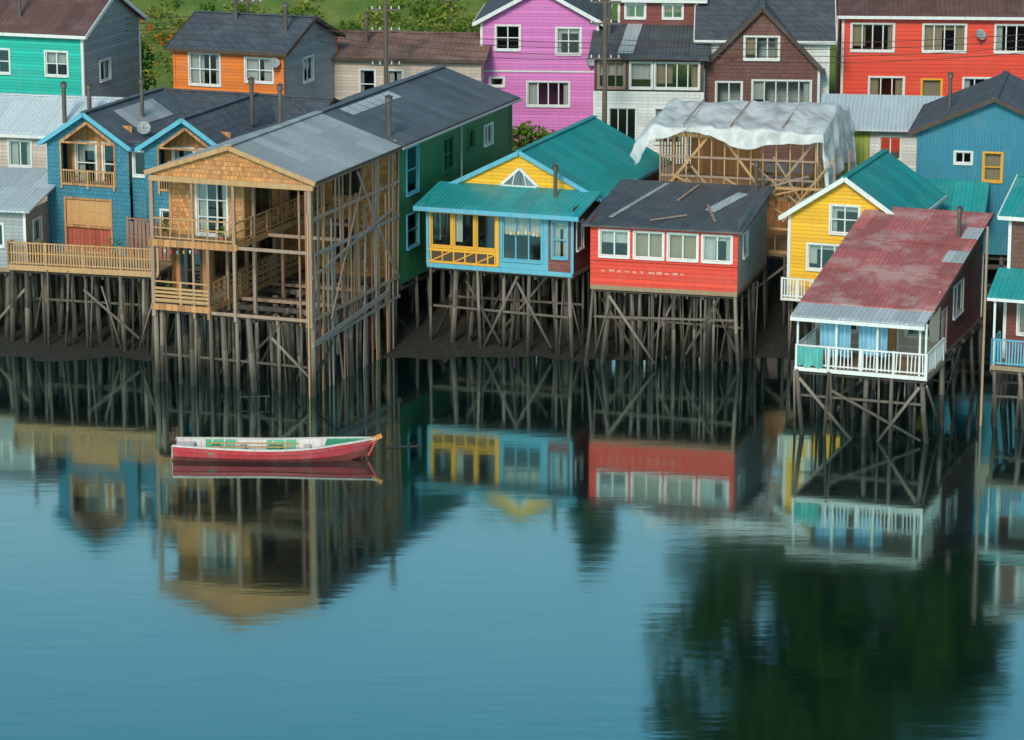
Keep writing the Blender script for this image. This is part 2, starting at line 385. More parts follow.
        for i in range(nx):
            x=x0+(x1-x0)*i/(nx-1); s.beam('floor_beams',PILED,(x,y0-.1,zt-.26),(x,y1,zt-.26),.1,.16)
    def done(s):
        for (part,mn),(vs,fs,mat) in s.p.items():
            me=bpy.data.meshes.new(part); me.from_pydata(vs,[],fs); me.materials.append(mat); me.update()
            if part in('plastic_tarp','hull'):
                for pl in me.polygons: pl.use_smooth=True
            o=bpy.data.objects.new(part,me); COL.objects.link(o); o.parent=s.e
        return s.e

def house(name,x,y,yaw,W,L,z0,ze,zr,ridge,wm,rm,fw=(),rw=(),lw=(),tr=WHITE,o=.35,rwm=None,lwm=None,fas=None):
    b=Bd(name,x,y,yaw)
    pf=(W/2,zr) if ridge=='y' else None; ps=(L/2,zr) if ridge=='x' else None
    b.wall('front_wall',wm,(0,0),(W,0),z0,ze,fw,pf,tr)
    b.wall('side_wall',rwm or wm,(W,0),(W,L),z0,ze,rw,ps,tr)
    b.wall('side_wall',lwm or wm,(0,L),(0,0),z0,ze,lw,ps,tr)
    b.wall('back_wall',wm,(W,L),(0,L),z0,ze,(),pf)
    b.gable(0,W,0,L,ze,zr,rm,ridge,o,fas or tr)
    return b

# ------------------------------------------------------------------ big timber house
b=Bd('timber_stilt_house',-15.64,-5.77,-20)
W=7.7
b.slab('deck',DECK,(0,0,3.55),(2.75,0,3.55),(2.75,10,3.55),(0,10,3.55),.16)
b.slab('deck',DECK,(0,0,6.4),(4.05,0,6.4),(4.05,10,6.4),(0,10,6.4),.2)
b.box('floor_edge',PLY,-.03,4.08,-.05,0,6.12,6.42); b.box('floor_edge',PLY,-.03,2.78,-.05,0,3.3,3.57)
b.box('floor_edge',PLY,4.06,4.1,0,10,6.15,6.42); b.box('floor_edge',PLY,2.76,2.8,0,10,3.32,3.57)
b.wall('front_wall',WOOD,(.3,1.4),(3.8,1.4),6.4,9.6,[(1.3,2.7,6.5,8.75,3,3,WHITE,'c')],None,NEWW)
b.wall('side_wall',WOOD,(3.8,1.4),(3.8,10),6.4,9.9,[(1.1,2.8,7.2,8.7,2,2,BROWN,'d'),(4.9,6.7,7.2,8.7,2,2,BROWN,'e')],None,NEWW)
b.wall('side_wall',WOOD,(.3,10),(.3,1.4),3.5,9.5)
b.wall('front_wall',PLY,(.3,1.8),(1.8,1.8),3.55,6.2,[(.3,1.2,3.7,5.8,1,2,BROWN,'d')])
b.wall('side_wall',PLY,(1.8,1.8),(1.8,10),3.55,6.2,[(.8,2.4,4.4,5.7,2,1,BROWN,'d'),(3.2,4.8,4.4,5.7,2,1,BROWN,'d'),(5.6,7.2,4.4,5.7,2,1,BROWN,'d')])
b.wall('inner_wall',WOOD,(3.8,10),(7.45,10),3.0,9.6,[(.6,1.8,7.0,8.6,2,2,BROWN,'d'),(.5,1.6,3.9,5.7,1,2,BROWN,'d')])
b.wall('inner_wall',PLY,(1.8,9.95),(3.8,9.95),3.5,6.2)
b.add('gable_front',WOOD,[(.1,.05,9.12),(7.6,.05,9.12),(7.6,.05,9.35),(3.85,.05,10.55),(.1,.05,9.35)],[(0,1,2,3,4)])
b.beam('header',NEWW,(0,0,9.1),(7.7,0,9.1),.12,.24)
b.quad('soffit',PLY,(0,.1,9.2),(7.6,.1,9.2),(7.6,2,9.2),(0,2,9.2))
for (x,y,zt,r) in ((.08,.06,9.2,.085),(2.7,.06,6.2,.07),(3.95,.06,9.1,.065),(2.0,.06,9.1,.045),(7.5,.06,9.2,.09),(7.3,.12,9.1,.05),(4.0,2,9.1,.07),(4.0,5,9.2,.06),(2.7,4,6.2,.07),(2.7,7,6.2,.07),(5.9,.1,3.2,.06),(.08,5,9.2,.08),(2.75,1.9,6.2,.06),(6.9,.3,9.1,.04)):
    b.beam('posts',R.choice((LATH,LATHR,LATH)),(x,y,3.0),(x,y,zt),2*r,2*r)
    b.cyl('pilings',R.choice((PILE2,PILE)),(x+R.uniform(-.1,.1),y+.1,-.8),(x,y+.1,3.4),r*1.5,r*1.2)
b.rail('railing',NEWW,(.05,.05),(4.0,.05),6.4,.95,.4,.05,mid=True)
b.rail('railing',NEWW,(4.0,.05),(4.0,10),6.4,.9,.9,.05,mid=True)
b.rail('railing',NEWW,(.05,.05),(2.7,.05),3.55,1.0,.9,.06,mid=True)
for z in (3.75,3.92,4.09,4.26): b.beam('railing',NEWW,(.05,0,z),(2.7,0,z),.03,.1)
b.rail('railing',NEWW,(2.7,.05),(2.7,9.8),3.55,1.0,.5,.06,mid=True)
for z in (3.78,4.0,4.3): b.beam('railing',NEWW,(2.72,0,z),(2.72,9.8,z),.03,.09)
for i in range(6): b.cyl('hanging_pennants',(WHITE,REDC,BLUEP,YELP)[i%4],(.7+.3*i,-.06,6.0-.04*math.sin(i)),(.7+.3*i,-.05,5.85-.04*math.sin(i)),.05,.02,5)
b.pot(.5,.5,6.42,.3); b.pot(3.2,.4,6.42,.25); b.pot(.5,.7,3.57,.3)
for i in range(40):
    v=i*.255+R.uniform(-.1,.1); 
    lo=R.choice((-.4,-.4,1.2,2.4,3.2)); hi=R.choice((9.1,9.1,6.2,8.0,7.4))
    dx=R.uniform(-.08,.08)
    b.beam('frame_slats',R.choice((LATH,LATH,LATHG,LATHR,NEWW)),(7.5+dx,v+R.gauss(0,.18),lo),(7.5+dx,v+R.gauss(0,.15),hi),.05,R.choice((.06,.1,.12)))
for z in (2.3,3.4,6.2,7.6,9.05): b.beam('frame_rails',R.choice((LATH,LATHG)),(7.56,0,z+R.uniform(-.1,.1)),(7.56,10,z+R.uniform(-.15,.15)),.06,.15)
b.beam('frame_rails',LATHG,(7.62,0,2.3),(7.62,8.5,2.9),.05,.22)
b.beam('frame_rails',LATHG,(7.6,0,5.2),(7.6,9,6.6),.05,.12); b.beam('frame_rails',LATH,(7.6,2,3),(7.6,6,9),.05,.1); b.beam('frame_rails',LATHG,(7.63,5,9),(7.63,9.5,3.5),.05,.1)
for k in range(7):
    x_=R.uniform(5,7.3);y_=R.uniform(3,9)
    b.beam('frame_slats',R.choice((LATH,LATHG,LATHR)),(x_+R.gauss(0,.2),y_,-.3),(x_,y_,R.uniform(3,9)),.07,.07)
for z in (3.3,6.25): 
    for v in (0.1,3.3,6.6): b.beam('frame_rails',LATH,(2.7 if z<4 else 4,v,z),(7.5,v,z),.07,.14)
# green rear building
b.wall('green_wall',GREENW,(7.5,10),(7.5,25),2.9,9.35,[(1.1,2.5,6.9,9.0,1,2,BLUEP,'d'),(1.1,2.5,4.4,5.9,1,2,BLUEP,'d'),(5.7,7.1,7.2,8.7,2,2,GREENW,'d'),(9.0,9.8,7.8,8.6,1,1,GREENW,'d'),(11.2,12.3,7.6,8.5,2,1,WHITE,'d')],None,GREENW)
b.wall('green_wall',GREENW,(.3,25),(.3,10),2.9,9.3); b.wall('green_wall',GREENW,(7.5,25),(.3,25),2.9,9.35,(),(3.6,10.55))
b.slab('floor',DECK,(.3,10,3.0),(7.45,10,3.0),(7.45,25,3.0),(.3,25,3.0),.15)
for (a,c,mt) in ((-.15,9.6,ROOFL),(9.6,25.2,ROOFD)):
    b.slab('roof',mt,(-.1,a,9.42),(3.85,a,10.72),(3.85,c,10.72),(-.1,c,9.42),.09)
    b.slab('roof',mt,(3.85,a,10.72),(7.85,a,9.40),(7.85,c,9.40),(3.85,c,10.72),.09)
b.beam('roof_ridge',ROOFD,(3.85,9.6,10.75),(3.85,25.2,10.75),.35,.05)
b.beam('roof_ridge',ROOFL,(3.85,-.16,10.75),(3.85,9.6,10.75),.35,.05)
b.beam('fascia',NEWW,(-.12,-.18,9.33),(3.85,-.18,10.63),.04,.2); b.beam('fascia',NEWW,(7.87,-.18,9.31),(3.85,-.18,10.63),.04,.2)
b.beam('fascia',BROWN,(7.88,-.1,9.33),(7.88,25.2,9.33),.05,.14)
b.beam('gutter',GREYW,(7.95,9.6,9.28),(7.95,25.2,9.28),.1,.08); b.cyl('downpipe',GREYW,(7.62,17.8,9.2),(7.62,17.8,3.0),.05,.05,6)
for v in (11.3,12.3,13.3,14.3,15.3,16.3):
    b.slab('roof_light_panel',ROOFLX,(4.15,v,10.65),(4.85,v,10.42),(4.85,v+.85,10.42),(4.15,v+.85,10.65),.02)
b.pipe(6.9,10.5,9.6,11.3,.12); b.pipe(2.2,9,10,11.8,.1)
b.piles(.2,7.4,.4,9.5,3.3,9,6,.11,.25); b.piles(.4,7.4,10.3,24,2.9,8,8,.12,.25)
b.done()

# ------------------------------------------------------------------ blue twin-gable house
b=Bd('blue_twin_gable_house',-21.5,4.5,-20)
z0=3.8
for k,x0 in enumerate((0,5.0)):
    x1=x0+4.2; zr=10.35
    b.wall('front_wall',BLUEW,(x0,0),(x1,0),z0,6.7,[(.9,3.2,5.15,6.35,3,1,PLY,'door'),(.9,3.2,3.95,5.02,3,1,PLY,'door',REDDOOR)] if k==0 else [(.8,2.2,4.8,6.1,2,1,WHITE)],None,BLUEW)
    b.wall('front_wall',BLUEW,(x0,0),(x1,0),6.7,9.0,[(.75,3.45,7.1,8.95,3,1,PLY,'open')],None)
    b.add('front_wall',BLUEW,[(x0,0,9.0),(x0+.75,0,9.0),(x0+2.1,0,9.95),(x0+2.1,0,zr)],[(0,1,2,3)])
    b.add('front_wall',BLUEW,[(x1,0,9.0),(x1-.75,0,9.0),(x0+2.1,0,9.95),(x0+2.1,0,zr)],[(3,2,1,0)])
    b.beam('trim',PLY,(x0+.7,-.03,8.97),(x0+2.1,-.03,9.95),.05,.12); b.beam('trim',PLY,(x0+3.5,-.03,8.97),(x0+2.1,-.03,9.95),.05,.12)
    b.wall('loggia_wall',PLY,(x0+.4,1.2),(x0+3.8,1.2),6.7,9.7,[(.5,1.5,6.9,8.8,1,2,WHITE,'c'),(1.9,2.9,6.9,8.8,1,2,WHITE,'d')])
    b.quad('loggia_floor',DECK,(x0+.1,0,7.0),(x0+4.1,0,7.0),(x0+4.1,1.2,7.0),(x0+.1,1.2,7.0))
    b.rail('railing',NEWW,(x0+.75,-.05),(x0+3.45,-.05),6.95,.75,.12,.03)
    b.pot(x0+1.2,.25,7.0,.25); b.pot(x0+2.9,.25,7.0,.3)
    b.gable(x0,x1,0,7.5,9.0,zr,ASPH if k else ROOFD,'y',.25,BLUEP,.35)
b.wall('front_wall',BLUEW,(4.2,.3),(5.0,.3),z0,9.1,[(.12,.68,7.6,8.7,1,1,WHITE,'d')])
b.wall('side_wall',BLUEW,(9.2,0),(9.2,9),z0,9.0); b.wall('side_wall',BLUEW,(0,9),(0,0),z0,9.0); b.wall('back_wall',BLUEW,(9.2,9),(0,9),z0,9.0)
b.slab('valley_roof',ASPH,(4.0,.2,9.2),(5.3,.2,9.2),(5.3,9,9.4),(4.0,9,9.4))
b.wall('rear_wall',BLUEW,(2.0,5.5),(10.2,5.5),8.3,9.0); b.gable(1.8,10.4,5.5,12,9.0,10.15,ASPH,'x',.3,BROWN)
b.wall('side_wall',GREYW,(10.4,5.5),(10.4,12),4,9.0,(),(3.25,10.15))
b.slab('floor',DECK,(0,0,3.8),(9.2,0,3.8),(9.2,9,3.8),(0,9,3.8),.2)
b.pipe(8.6,4,9.6,11.6,.1); b.pipe(3.2,3.5,9.5,11.4,.09); b.antenna(9,8,10,1.8); b.dish(4.5,1.0,9.7)
b.slab('roof_light_panel',ROOFL,(2.5,2,10.24),(3.6,2,9.54),(3.6,6,9.54),(2.5,6,10.24),.02)
b.piles(.2,9,.3,8.5,3.7,10,6,.1,.25); b.done()

b=Bd('wooden_deck',-22.9,1.1,-14)
b.slab('deck_floor',DECK,(0,0,3.85),(7.2,0,3.85),(7.2,4.5,3.85),(0,4.5,3.85),.15)
b.beam('edge_board',NEWW,(0,-.03,3.75),(7.2,-.03,3.75),.05,.25)
b.rail('railing',NEWW,(0,0),(7.2,0),3.85,1.05,.13,.06,mid=True); b.rail('railing',NEWW,(0,4),(0,0),3.85,1.05,.13,.06)
b.rail('railing',LATHR,(4.8,2.6),(7.1,2.2),3.85,1.9,.2,.14,mid=True)
b.pot(1.0,1.0,3.87,.5); b.pot(4.2,2.2,3.87,.6)
b.piles(.1,7.1,.2,4,3.7,9,4,.09,.3); b.done()

# left edge sheds
b=Bd('grey_shed',-29,2.9,-12)
b.wall('front_wall',GREYW,(0,0),(7.0,0),3.6,6.2,[(5.0,5.9,4.6,5.6,2,1)],None,WHITE); b.wall('side_wall',LATHG,(7.0,0),(7.0,5),3.6,6.2,[(1,2,4.6,5.6,1,1)])
b.slab('roof',ROOFLX,(-.3,-.5,6.35),(7.4,-.5,6.35),(7.4,5.2,7.3),(-.3,5.2,7.3),.08)
b.slab('floor',DECK,(0,0,3.6),(7,0,3.6),(7,5,3.6),(0,5,3.6),.2)
b.piles(.1,6.9,.2,4,3.5,8,4,.1,.3); b.done()
b=house('white_roof_house',-30,12.5,-14,10.2,7,4,8.3,9.5,'x',CREAM,ROOFW,[(5.9,7.0,6.7,7.9,2,1),(7.9,8.9,6.7,7.9,2,1)],(),(),WHITE); b.pipe(8.4,1,8.7,10.5); b.pipe(9.5,1.5,8.7,10.4); b.done()
b=house('turquoise_house',-31.5,24.6,-18,10,7,4.5,11.7,13.4,'x',TEALW,MAROONR,[(7.9,9.1,9.5,10.7,2,2),(4.6,5.8,9.5,10.7,2,2),(7.0,8.1,6.0,7.1,2,1)],[(2,3.2,9,10,2,1)],(),WHITE,rwm=GREYW); b.pipe(6.0,1,12,13.6,.09); b.pipe(3.5,1,12,13.6,.09); b.antenna(8,3.5,13.3); b.done()
b=house('orange_house',-17.6,24.1,-20,6.2,7.0,4.5,10.7,12.0,'x',ORANGE,ASPH,[(.9,2.6,8.8,10.4,3,2,WHITE,'c'),(4.1,5.6,9.1,10.3,2,2,WHITE,'c')],[(2.6,3.8,8.8,10.0,2,1)],(),ORANGE,rwm=GREYW,fas=BROWN); b.pipe(2.2,3,11.5,12.9,.1); b.pipe(5.5,2,11,12.8,.1); b.dish(5.9,-.4,10.2,.28); b.done()
b=house('cream_house',-9.6,28.3,-8,8.0,5.5,4.6,9.6,10.5,'x',CREAM,BROWNR,[(1.5,2.3,7.4,8.9,1,2),(3.0,3.8,7.4,8.9,1,2),(5.5,6.8,7.4,8.7,2,1)],(),(),CREAM,fas=BROWN); b.pipe(1.6,1.5,9.8,11.6,.09); b.antenna(6,2,10.5); b.done()

# ------------------------------------------------------------------ pink-lilac house
b=house('lilac_house',-1.65,28.6,-4,6.25,8,4.6,11.5,13.2,'y',MAUVE,ASPH,
  [(.8,2.05,9.95,11.2,2,2),(4.05,5.3,9.75,11.1,2,2),(2.5,4.7,6.95,8.2,4,1,WHITE,'c'),(.5,1.2,8.0,8.4,1,1),(.9,1.6,4.9,6.3,1,1)],(),(),WHITE,o=.4)
b.box('belt_board',WHITE,0,6.25,-.05,-.004,8.75,8.83); b.dish(5.9,-.2,9.4,.3); b.done()

b=Bd('sunroom_house',4.3,24.6,-5)
b.wall('lower_wall',WHITEW,(0,0),(5.7,0),4.5,8.3,[(.8,2.2,5.6,7.4,3,1),(3.2,4.6,5.6,7.4,2,1)],None,WHITE)
b.wall('sunroom_wall',BROWN,(0,0.02),(5.7,.02),8.3,10.0,[(.25,1.55,8.5,9.8,3,2,LATH,'e'),(1.9,3.0,8.5,9.8,1,1,WHITE,'e'),(3.2,5.45,8.5,9.8,4,1,WHITE,'c')])
b.wall('side_wall',WHITEW,(5.7,0),(5.7,7),4.5,10.0); b.wall('side_wall',WHITEW,(0,7),(0,0),4.5,10)
b.slab('roof',ROOFDX,(-.3,-.4,10.1),(6.0,-.4,10.1),(6.0,5,11.35),(-.3,5,11.35),.09)
b.slab('roof_light_panel',ROOFLX,(1.2,.3,10.3),(2.0,.3,10.3),(2.3,4.5,11.27),(1.5,4.5,11.27),.03)
b.wall('upper_wall',MAROON,(1.0,4.5),(5.2,4.5),10.5,12.6,[(.4,1.4,11.6,12.3,2,1,WHITE),(2.4,3.4,11.6,12.3,2,1,WHITE)],None,WHITE)
b.gable(.8,5.4,4.5,9,12.6,13.4,MAROONR,'x',.3,WHITE); b.pipe(.6,3,10.8,12.6,.09); b.done()

b=house('white_and_brown_gable_house',9.95,26,-4,6.7,8,4.5,10.9,12.9,'x',WHITEW,ASPH,(),[(1,2,9,10,2,1)],(),WHITE)
b.wall('gable_wall',MARSH,(.15,-1),(6.2,-1),4.5,9.5,[(.7,2.0,7.5,8.7,2,1,WHITE,'d'),(2.6,5.6,7.6,8.8,5,1,WHITE,'c'),(2.15,3.9,9.95,11.1,3,1,WHITE,'c')],(3.03,12.6),WHITE)
b.wall('gable_side',WHITEW,(6.2,-1),(6.2,0),4.5,9.5)
b.gable(.15,6.2,-1,3,9.5,12.6,ASPH,'y',.25,BROWN,.3)
b.done()

b=house('red_house',17.6,28.2,-4,13,8,4.5,11.9,13.6,'x',RED,MAROONR,
  [(.5,2.7,9.95,11.35,4,1,WHITE,'c'),(4.3,6.5,9.95,11.35,4,1,WHITE,'c'),(8.1,10.3,9.95,11.35,4,1,WHITE,'c'),(1.5,3.3,7.3,8.5,3,1,WHITE,'c'),(4.3,5.3,7.0,8.4,1,1,YELP,'f'),(6.5,8.2,7.3,8.5,3,1,WHITE,'c')],(),(),WHITE,o=.4)
b.dish(7.3,-.3,10.9,.3); b.done()

# ------------------------------------------------------------------ teal roof house with yellow gable
b=Bd('teal_roof_stilt_house',-3.85,1.2,-20)
b.wall('porch_front',BLUEP,(0,0),(5.75,0),3.9,6.65,[(.2,1.15,4.75,6.3,1,1,YELP,'d'),(1.3,2.25,4.75,6.3,1,1,YELP,'c'),(2.4,3.3,4.75,6.3,1,1,YELP,'d'),(3.65,5.5,4.35,6.35,3,1,BLUEP,'e')],None,BLUEP)
b.wall('porch_front',MAROON,(5.75,0.01),(7,.01),3.9,6.65,[(.3,.95,4.6,6.2,1,2,BLUEP,'c')],None,BLUEP)
for u in (.2,.75,1.3,1.85,2.4,2.95,3.3):
    b.beam('porch_panel',YELP,(u,-.05,4.0),(u,-.05,4.6),.06,.05)
b.box('porch_panel',BROWN,.15,3.4,-.035,-.02,4.0,4.55); b.beam('porch_panel',YELP,(.1,-.06,4.02),(3.4,-.06,4.02),.05,.1); b.beam('porch_panel',YELP,(.1,-.06,4.58),(3.4,-.06,4.58),.05,.12)
for u in (.2,1.3,2.35): b.beam('porch_panel',YELP,(u,-.05,4.05),(u+1.0,-.05,4.55),.03,.05)
b.box('porch_panel',YELP,3.35,3.5,-.08,-.02,4.0,6.4)
b.wall('side_wall',MAROON,(7,0),(7,13),3.9,6.9,[(.5,1.4,4.9,6.1,1,1),(4,5,4.9,6,2,1)]); b.wall('side_wall',TEALW,(0,13),(0,0),3.9,6.9,[(10.6,12,4.8,6.2,2,1)])
b.wall('back_wall',MAROON,(7,13),(0,13),3.9,6.9,(),(3.5,8.7))
P,L=b.wall('gable_wall',YEL,(0,2.7),(7,2.7),6.6,7.0,(),(3.5,8.75))
tri=[(2.55,7.2),(4.45,7.2),(3.5,8.05)]
b.add('gable_window',GREYV,[(u,2.66,z) for u,z in tri],[(0,1,2)])  # opaque pale panel behind the glass, painting in the light it would reflect
b.add('gable_window',GLASS,[(u,2.64,z) for u,z in tri],[(0,1,2)])
for i in range(3):
    a,c=tri[i],tri[(i+1)%3]; b.beam('gable_window_frame',WHITE,(a[0],2.62,a[1]),(c[0],2.62,c[1]),.06,.12)
b.beam('gable_window_frame',WHITE,(3.15,2.61,7.2),(3.3,2.61,7.85),.04,.05); b.beam('gable_window_frame',WHITE,(3.85,2.61,7.2),(3.7,2.61,7.85),.04,.05)
b.slab('porch_roof',TEALRX,(-.45,-.55,6.62),(7.45,-.55,6.62),(7.45,2.68,7.22),(-.45,2.68,7.22),.07)
b.beam('fascia',BLUEP,(-.45,-.59,6.52),(7.45,-.59,6.52),.04,.2)
b.gable(0,7,2.9,13,7.0,8.75,TEALR,'y',.4,BLUEP,.35)
b.slab('floor',DECK,(0,0,3.9),(7,0,3.9),(7,13,3.9),(0,13,3.9),.2); b.beam('floor_edge',BLUEP,(0,-.06,3.85),(7,-.06,3.85),.06,.2)
b.pipe(5.6,1.6,6.9,8.3,.09)
for i in range(9): b.cyl('hanging_ornament',WHITE if i%2 else YELP,(3.9+.18*i,-.12,5.55-.05*math.sin(i)),(3.9+.18*i,-.1,5.7-.05*math.sin(i)),.04,.04,6)
b.piles(.2,6.8,.3,12,3.8,9,7,.1,.3); b.done()

# ------------------------------------------------------------------ red front stilt house
b=Bd('red_stilt_house',3.48,-2.3,-15)
w4=[(.45,1.72,5.0,6.12,2,1,WHITE,'e'),(2.02,3.28,5.0,6.12,2,1,WHITE,'f'),(3.55,4.82,5.0,6.12,2,1,WHITE,'f'),(5.1,6.35,5.0,6.12,2,1,WHITE,'c')]
b.wall('front_wall',REDC,(0,0),(6.65,0),3.65,6.35,w4,None,None)
b.wall('side_wall',GREYV,(6.65,0),(6.65,7),3.65,6.9,[(1.2,2.2,5.0,6.0,1,1)]); b.wall('side_wall',REDC,(0,7),(0,0),3.65,6.6)
b.wall('back_wall',REDC,(6.65,7),(0,7),3.65,6.9)
b.box('belt_board',REDC,0,6.65,-.07,-.004,4.78,4.86)
b.slab('roof',ROOFDX,(-.3,-.35,6.42),(6.95,-.35,6.42),(6.95,7.2,7.15),(-.3,7.2,7.15),.08)
b.slab('roof_light_panel',ROOFLX,(4.6,2.8,6.76),(5.1,2.5,6.73),(6.0,5.6,7.03),(5.5,5.8,7.05),.02)
b.slab('roof_light_panel',ROOFL,(.6,1,6.59),(.8,1,6.59),(2.1,6.8,7.15),(1.9,6.8,7.15),.03)
for q in (((2.6,.5,6.6),(4.0,1.6,6.7)),((5.4,1,6.6),(4.6,3.4,6.85)),((3.1,4,6.9),(3.5,6.6,7.15))): b.beam('loose_board_on_roof',LATH,*q,.12,.05)
b.slab('floor',DECK,(0,0,3.65),(6.65,0,3.65),(6.65,7,3.65),(0,7,3.65),.2)
for i in range(11):
    u=.5+i*.36; b.box('faded_painted_marks',FADED,u,u+R.uniform(.12,.26),-.012,-.006,4.28+R.uniform(-.02,.02),4.36+R.uniform(-.02,.03))
b.pipe(6.2,6.5,6.9,8.2,.08)
b.piles(.15,6.5,.2,6.8,3.55,10,5,.09,.35); b.done()

# ------------------------------------------------------------------ timber frame under construction with tarp
b=Bd('timber_frame_building',6.9,5.2,-15)
for z in (3.9,6.4,9.2):
    for (a,c) in (((0,0),(7.3,0)),((7.3,0),(7.3,6.5)),((0,6.5),(7.3,6.5)),((0,0),(0,6.5))): b.beam('plates',NEWW,(*a,z),(*c,z),.12,.16)
n=13
for i in range(n):
    x=7.3*i/(n-1)
    for y in (0,6.5): b.beam('studs',R.choice((NEWW,NEWW,LATH)),(x,y,3.9),(x+R.uniform(-.03,.03),y,9.2),.06,.12)
    b.beam('rafters',NEWW,(x,-.5,9.3),(x,3.25,9.95),.05,.14); b.beam('rafters',NEWW,(x,7,9.3),(x,3.25,9.95),.05,.14)
    b.beam('joists',NEWW,(x,0,6.3),(x,6.5,6.3),.05,.15)
for i in range(11):
    y=6.5*i/10
    for x in (0,7.3): b.beam('studs',NEWW,(x,y,3.9),(x,y,9.2),.06,.1)
for q in (((.1,-.06,6.5),(2.2,-.06,9.1)),((3,-.06,9.1),(5,-.06,6.5)),((5.2,-.06,6.5),(7.2,-.06,9.1)),((7.36,.2,6.5),(7.36,3,9.1)),((7.36,3.2,9.1),(7.36,6.2,4)),((7.36,.2,4),(7.36,3,6.3))): b.beam('braces',R.choice((NEWW,LATH)),*q,.05,.12)
for z in (7.3,8.2): b.beam('plates',LATH,(0,-.08,z),(7.3,-.08,z),.05,.1); b.beam('plates',NEWW,(7.4,0,z-.1),(7.4,6.5,z),.05,.1)
for i in range(12): b.beam('scaffold',R.choice((LATH,NEWW)),(R.uniform(.5,8.2),-.9+R.uniform(0,.5),5.5),(R.uniform(.5,8.4),-.9,R.uniform(7,8.6)),.05,.08)
b.beam('scaffold',NEWW,(-.5,-.9,7.0),(8.6,-.9,7.1),.06,.12); b.beam('scaffold',NEWW,(5,-.9,5.2),(8.6,-.9,5.1),.06,.12)
b.beam('scaffold',LATH,(8.3,-.8,-.3),(8.3,-.8,8.4),.1,.1); b.beam('scaffold',LATH,(8.4,2.8,0),(8.4,2.8,8.4),.1,.1); b.beam('scaffold',NEWW,(8.35,-.9,7),(8.35,3,7.1),.06,.12);b.beam('scaffold',NEWW,(8.35,-.9,5.2),(8.35,3,5.1),.06,.12)
b.slab('floor',DECK,(0,0,3.85),(7.3,0,3.85),(7.3,6.5,3.85),(0,6.5,3.85),.15)
b.slab('floor',NEWW,(.1,.5,6.45),(4,.5,6.45),(4,6,6.45),(.1,6,6.45),.04)
b.wall('inner_partition',PLY,(.4,4),(7,4),3.9,6.3); b.wall('inner_partition',PLY,(.4,5),(4,5),6.5,9)
NU,NV=120,80; vs=[];fs=[]
def fb(x,y,z): return noise.noise(Vector((x,y,z)))
for j in range(NV+1):
    for i in range(NU+1):
        s=-1.9+11.8*i/NU; t=-1.5+10*j/NV
        ex=0;x=s
        if s<-.3: ex=-.3-s; x=-.3-ex*.55
        if s>7.7: ex=(s-7.7)*(1.15+.35*fb(t*.6,2,2)); x=7.7+ex*.14
        y=t;ey=0
        if t<-.6: ey=(-.6-t)*(1+1.2*fb(s*.35,1,9)); y=-.6-ey*.2
        if t>7: ey=t-7; y=7
        z=9.42+.62*(1-abs(max(-.6,min(7,t))-3.2)/3.8)
        z-=ex*.95*(1.1 if s>0 else .75)+max(0,ey)*(.65+.45*fb(s*.5,0,3))
        sag=.07*abs(math.sin(math.pi*s/1.22)); r1=abs(fb(s*.55+.4*t,t*.35,1.3)); r2=abs(fb(s*1.6+t,t*.6,5))
        nn=r1*.3+r2*.14+fb(s*.4,t*.4,8)*.2-.07-sag
        if ex>0: x+=math.sin(t*2.6+fb(t,z,0)*4)*.14*min(1,ex)
        if ey>0: y+=(fb(s*1.3,2,z*.4)*.3)*min(1,ey*1.5)
        vs.append((x,y,z+nn*(1 if ex+ey<=0 else .5)+.25)); 
for j in range(NV):
    for i in range(NU):
        a=j*(NU+1)+i; fs.append((a,a+1,a+NU+2,a+NU+1))
b.add('plastic_tarp',TARP,vs,fs)
for x in (1.2,3.4,5.8): b.beam('tarp_batten',LATH,(x,-.7,9.8),(x+.2,3.2,10.42),.05,.05)
b.piles(.1,7.2,.2,6.3,3.8,7,4,.1,.3); b.done()

# ------------------------------------------------------------------ yellow house
b=house('yellow_house',12.3,-2.1,-20,5.1,7,3.15,6.85,8.55,'y',YEL,TEALR,[(1.9,3.15,6.1,7.3,2,2,WHITE,'c'),(.9,2.7,4.4,5.5,3,1,WHITE,'c')],(),(),WHITE,o=.35)
b.slab('balcony',WHITE,(0,-1,3.2),(1.4,-1,3.2),(1.4,0,3.2),(0,0,3.2),.1); b.rail('balcony_rail',WHITE,(0,-1),(1.4,-1),3.2,.9,.12,.05,.7)
b.piles(.1,5,.1,6.8,3.1,6,5,.1,.3); b.done()

# ------------------------------------------------------------------ rusty roof house
b=Bd('rusty_roof_stilt_house',11.55,-14.6,-20)
Wd=5.2; zf=2.85
b.slab('deck',DECK,(0,0,zf),(Wd+.3,0,zf),(Wd+.3,3.2,zf),(0,3.2,zf),.18); b.beam('deck_edge',WHITE,(0,-.04,zf-.08),(Wd+.3,-.04,zf-.08),.05,.16)
for (p,q,ps) in (((.05,.03),(Wd+.25,.03),1.2),((Wd+.25,.05),(Wd+.25,3.1),1.5),((.05,3),(.05,.05),1.5)): b.rail('railing',WHITE,p,q,zf,.9,.15,.045,ps)
b.wall('front_wall',CREAM,(0,3.1),(Wd,3.1),zf,5.6,[(.6,1.8,3.8,4.9,2,1),(2.6,3.5,zf+.1,4.9,1,1,WHITE,'door'),(3.9,4.9,3.8,4.9,2,1)])
b.wall('side_wall',MAROON,(Wd,3.1),(Wd,11.8),zf,5.7,[(.7,1.5,zf+.1,4.7,1,2,CREAM,'door',CREAM),(2.9,4.7,4.0,5.3,2,1,WHITE,'c')],None,WHITE)
b.add('side_wall',MAROON,[(Wd,3.1,5.7),(Wd,11.8,5.7),(Wd,11.8,7.0)],[(0,1,2)])
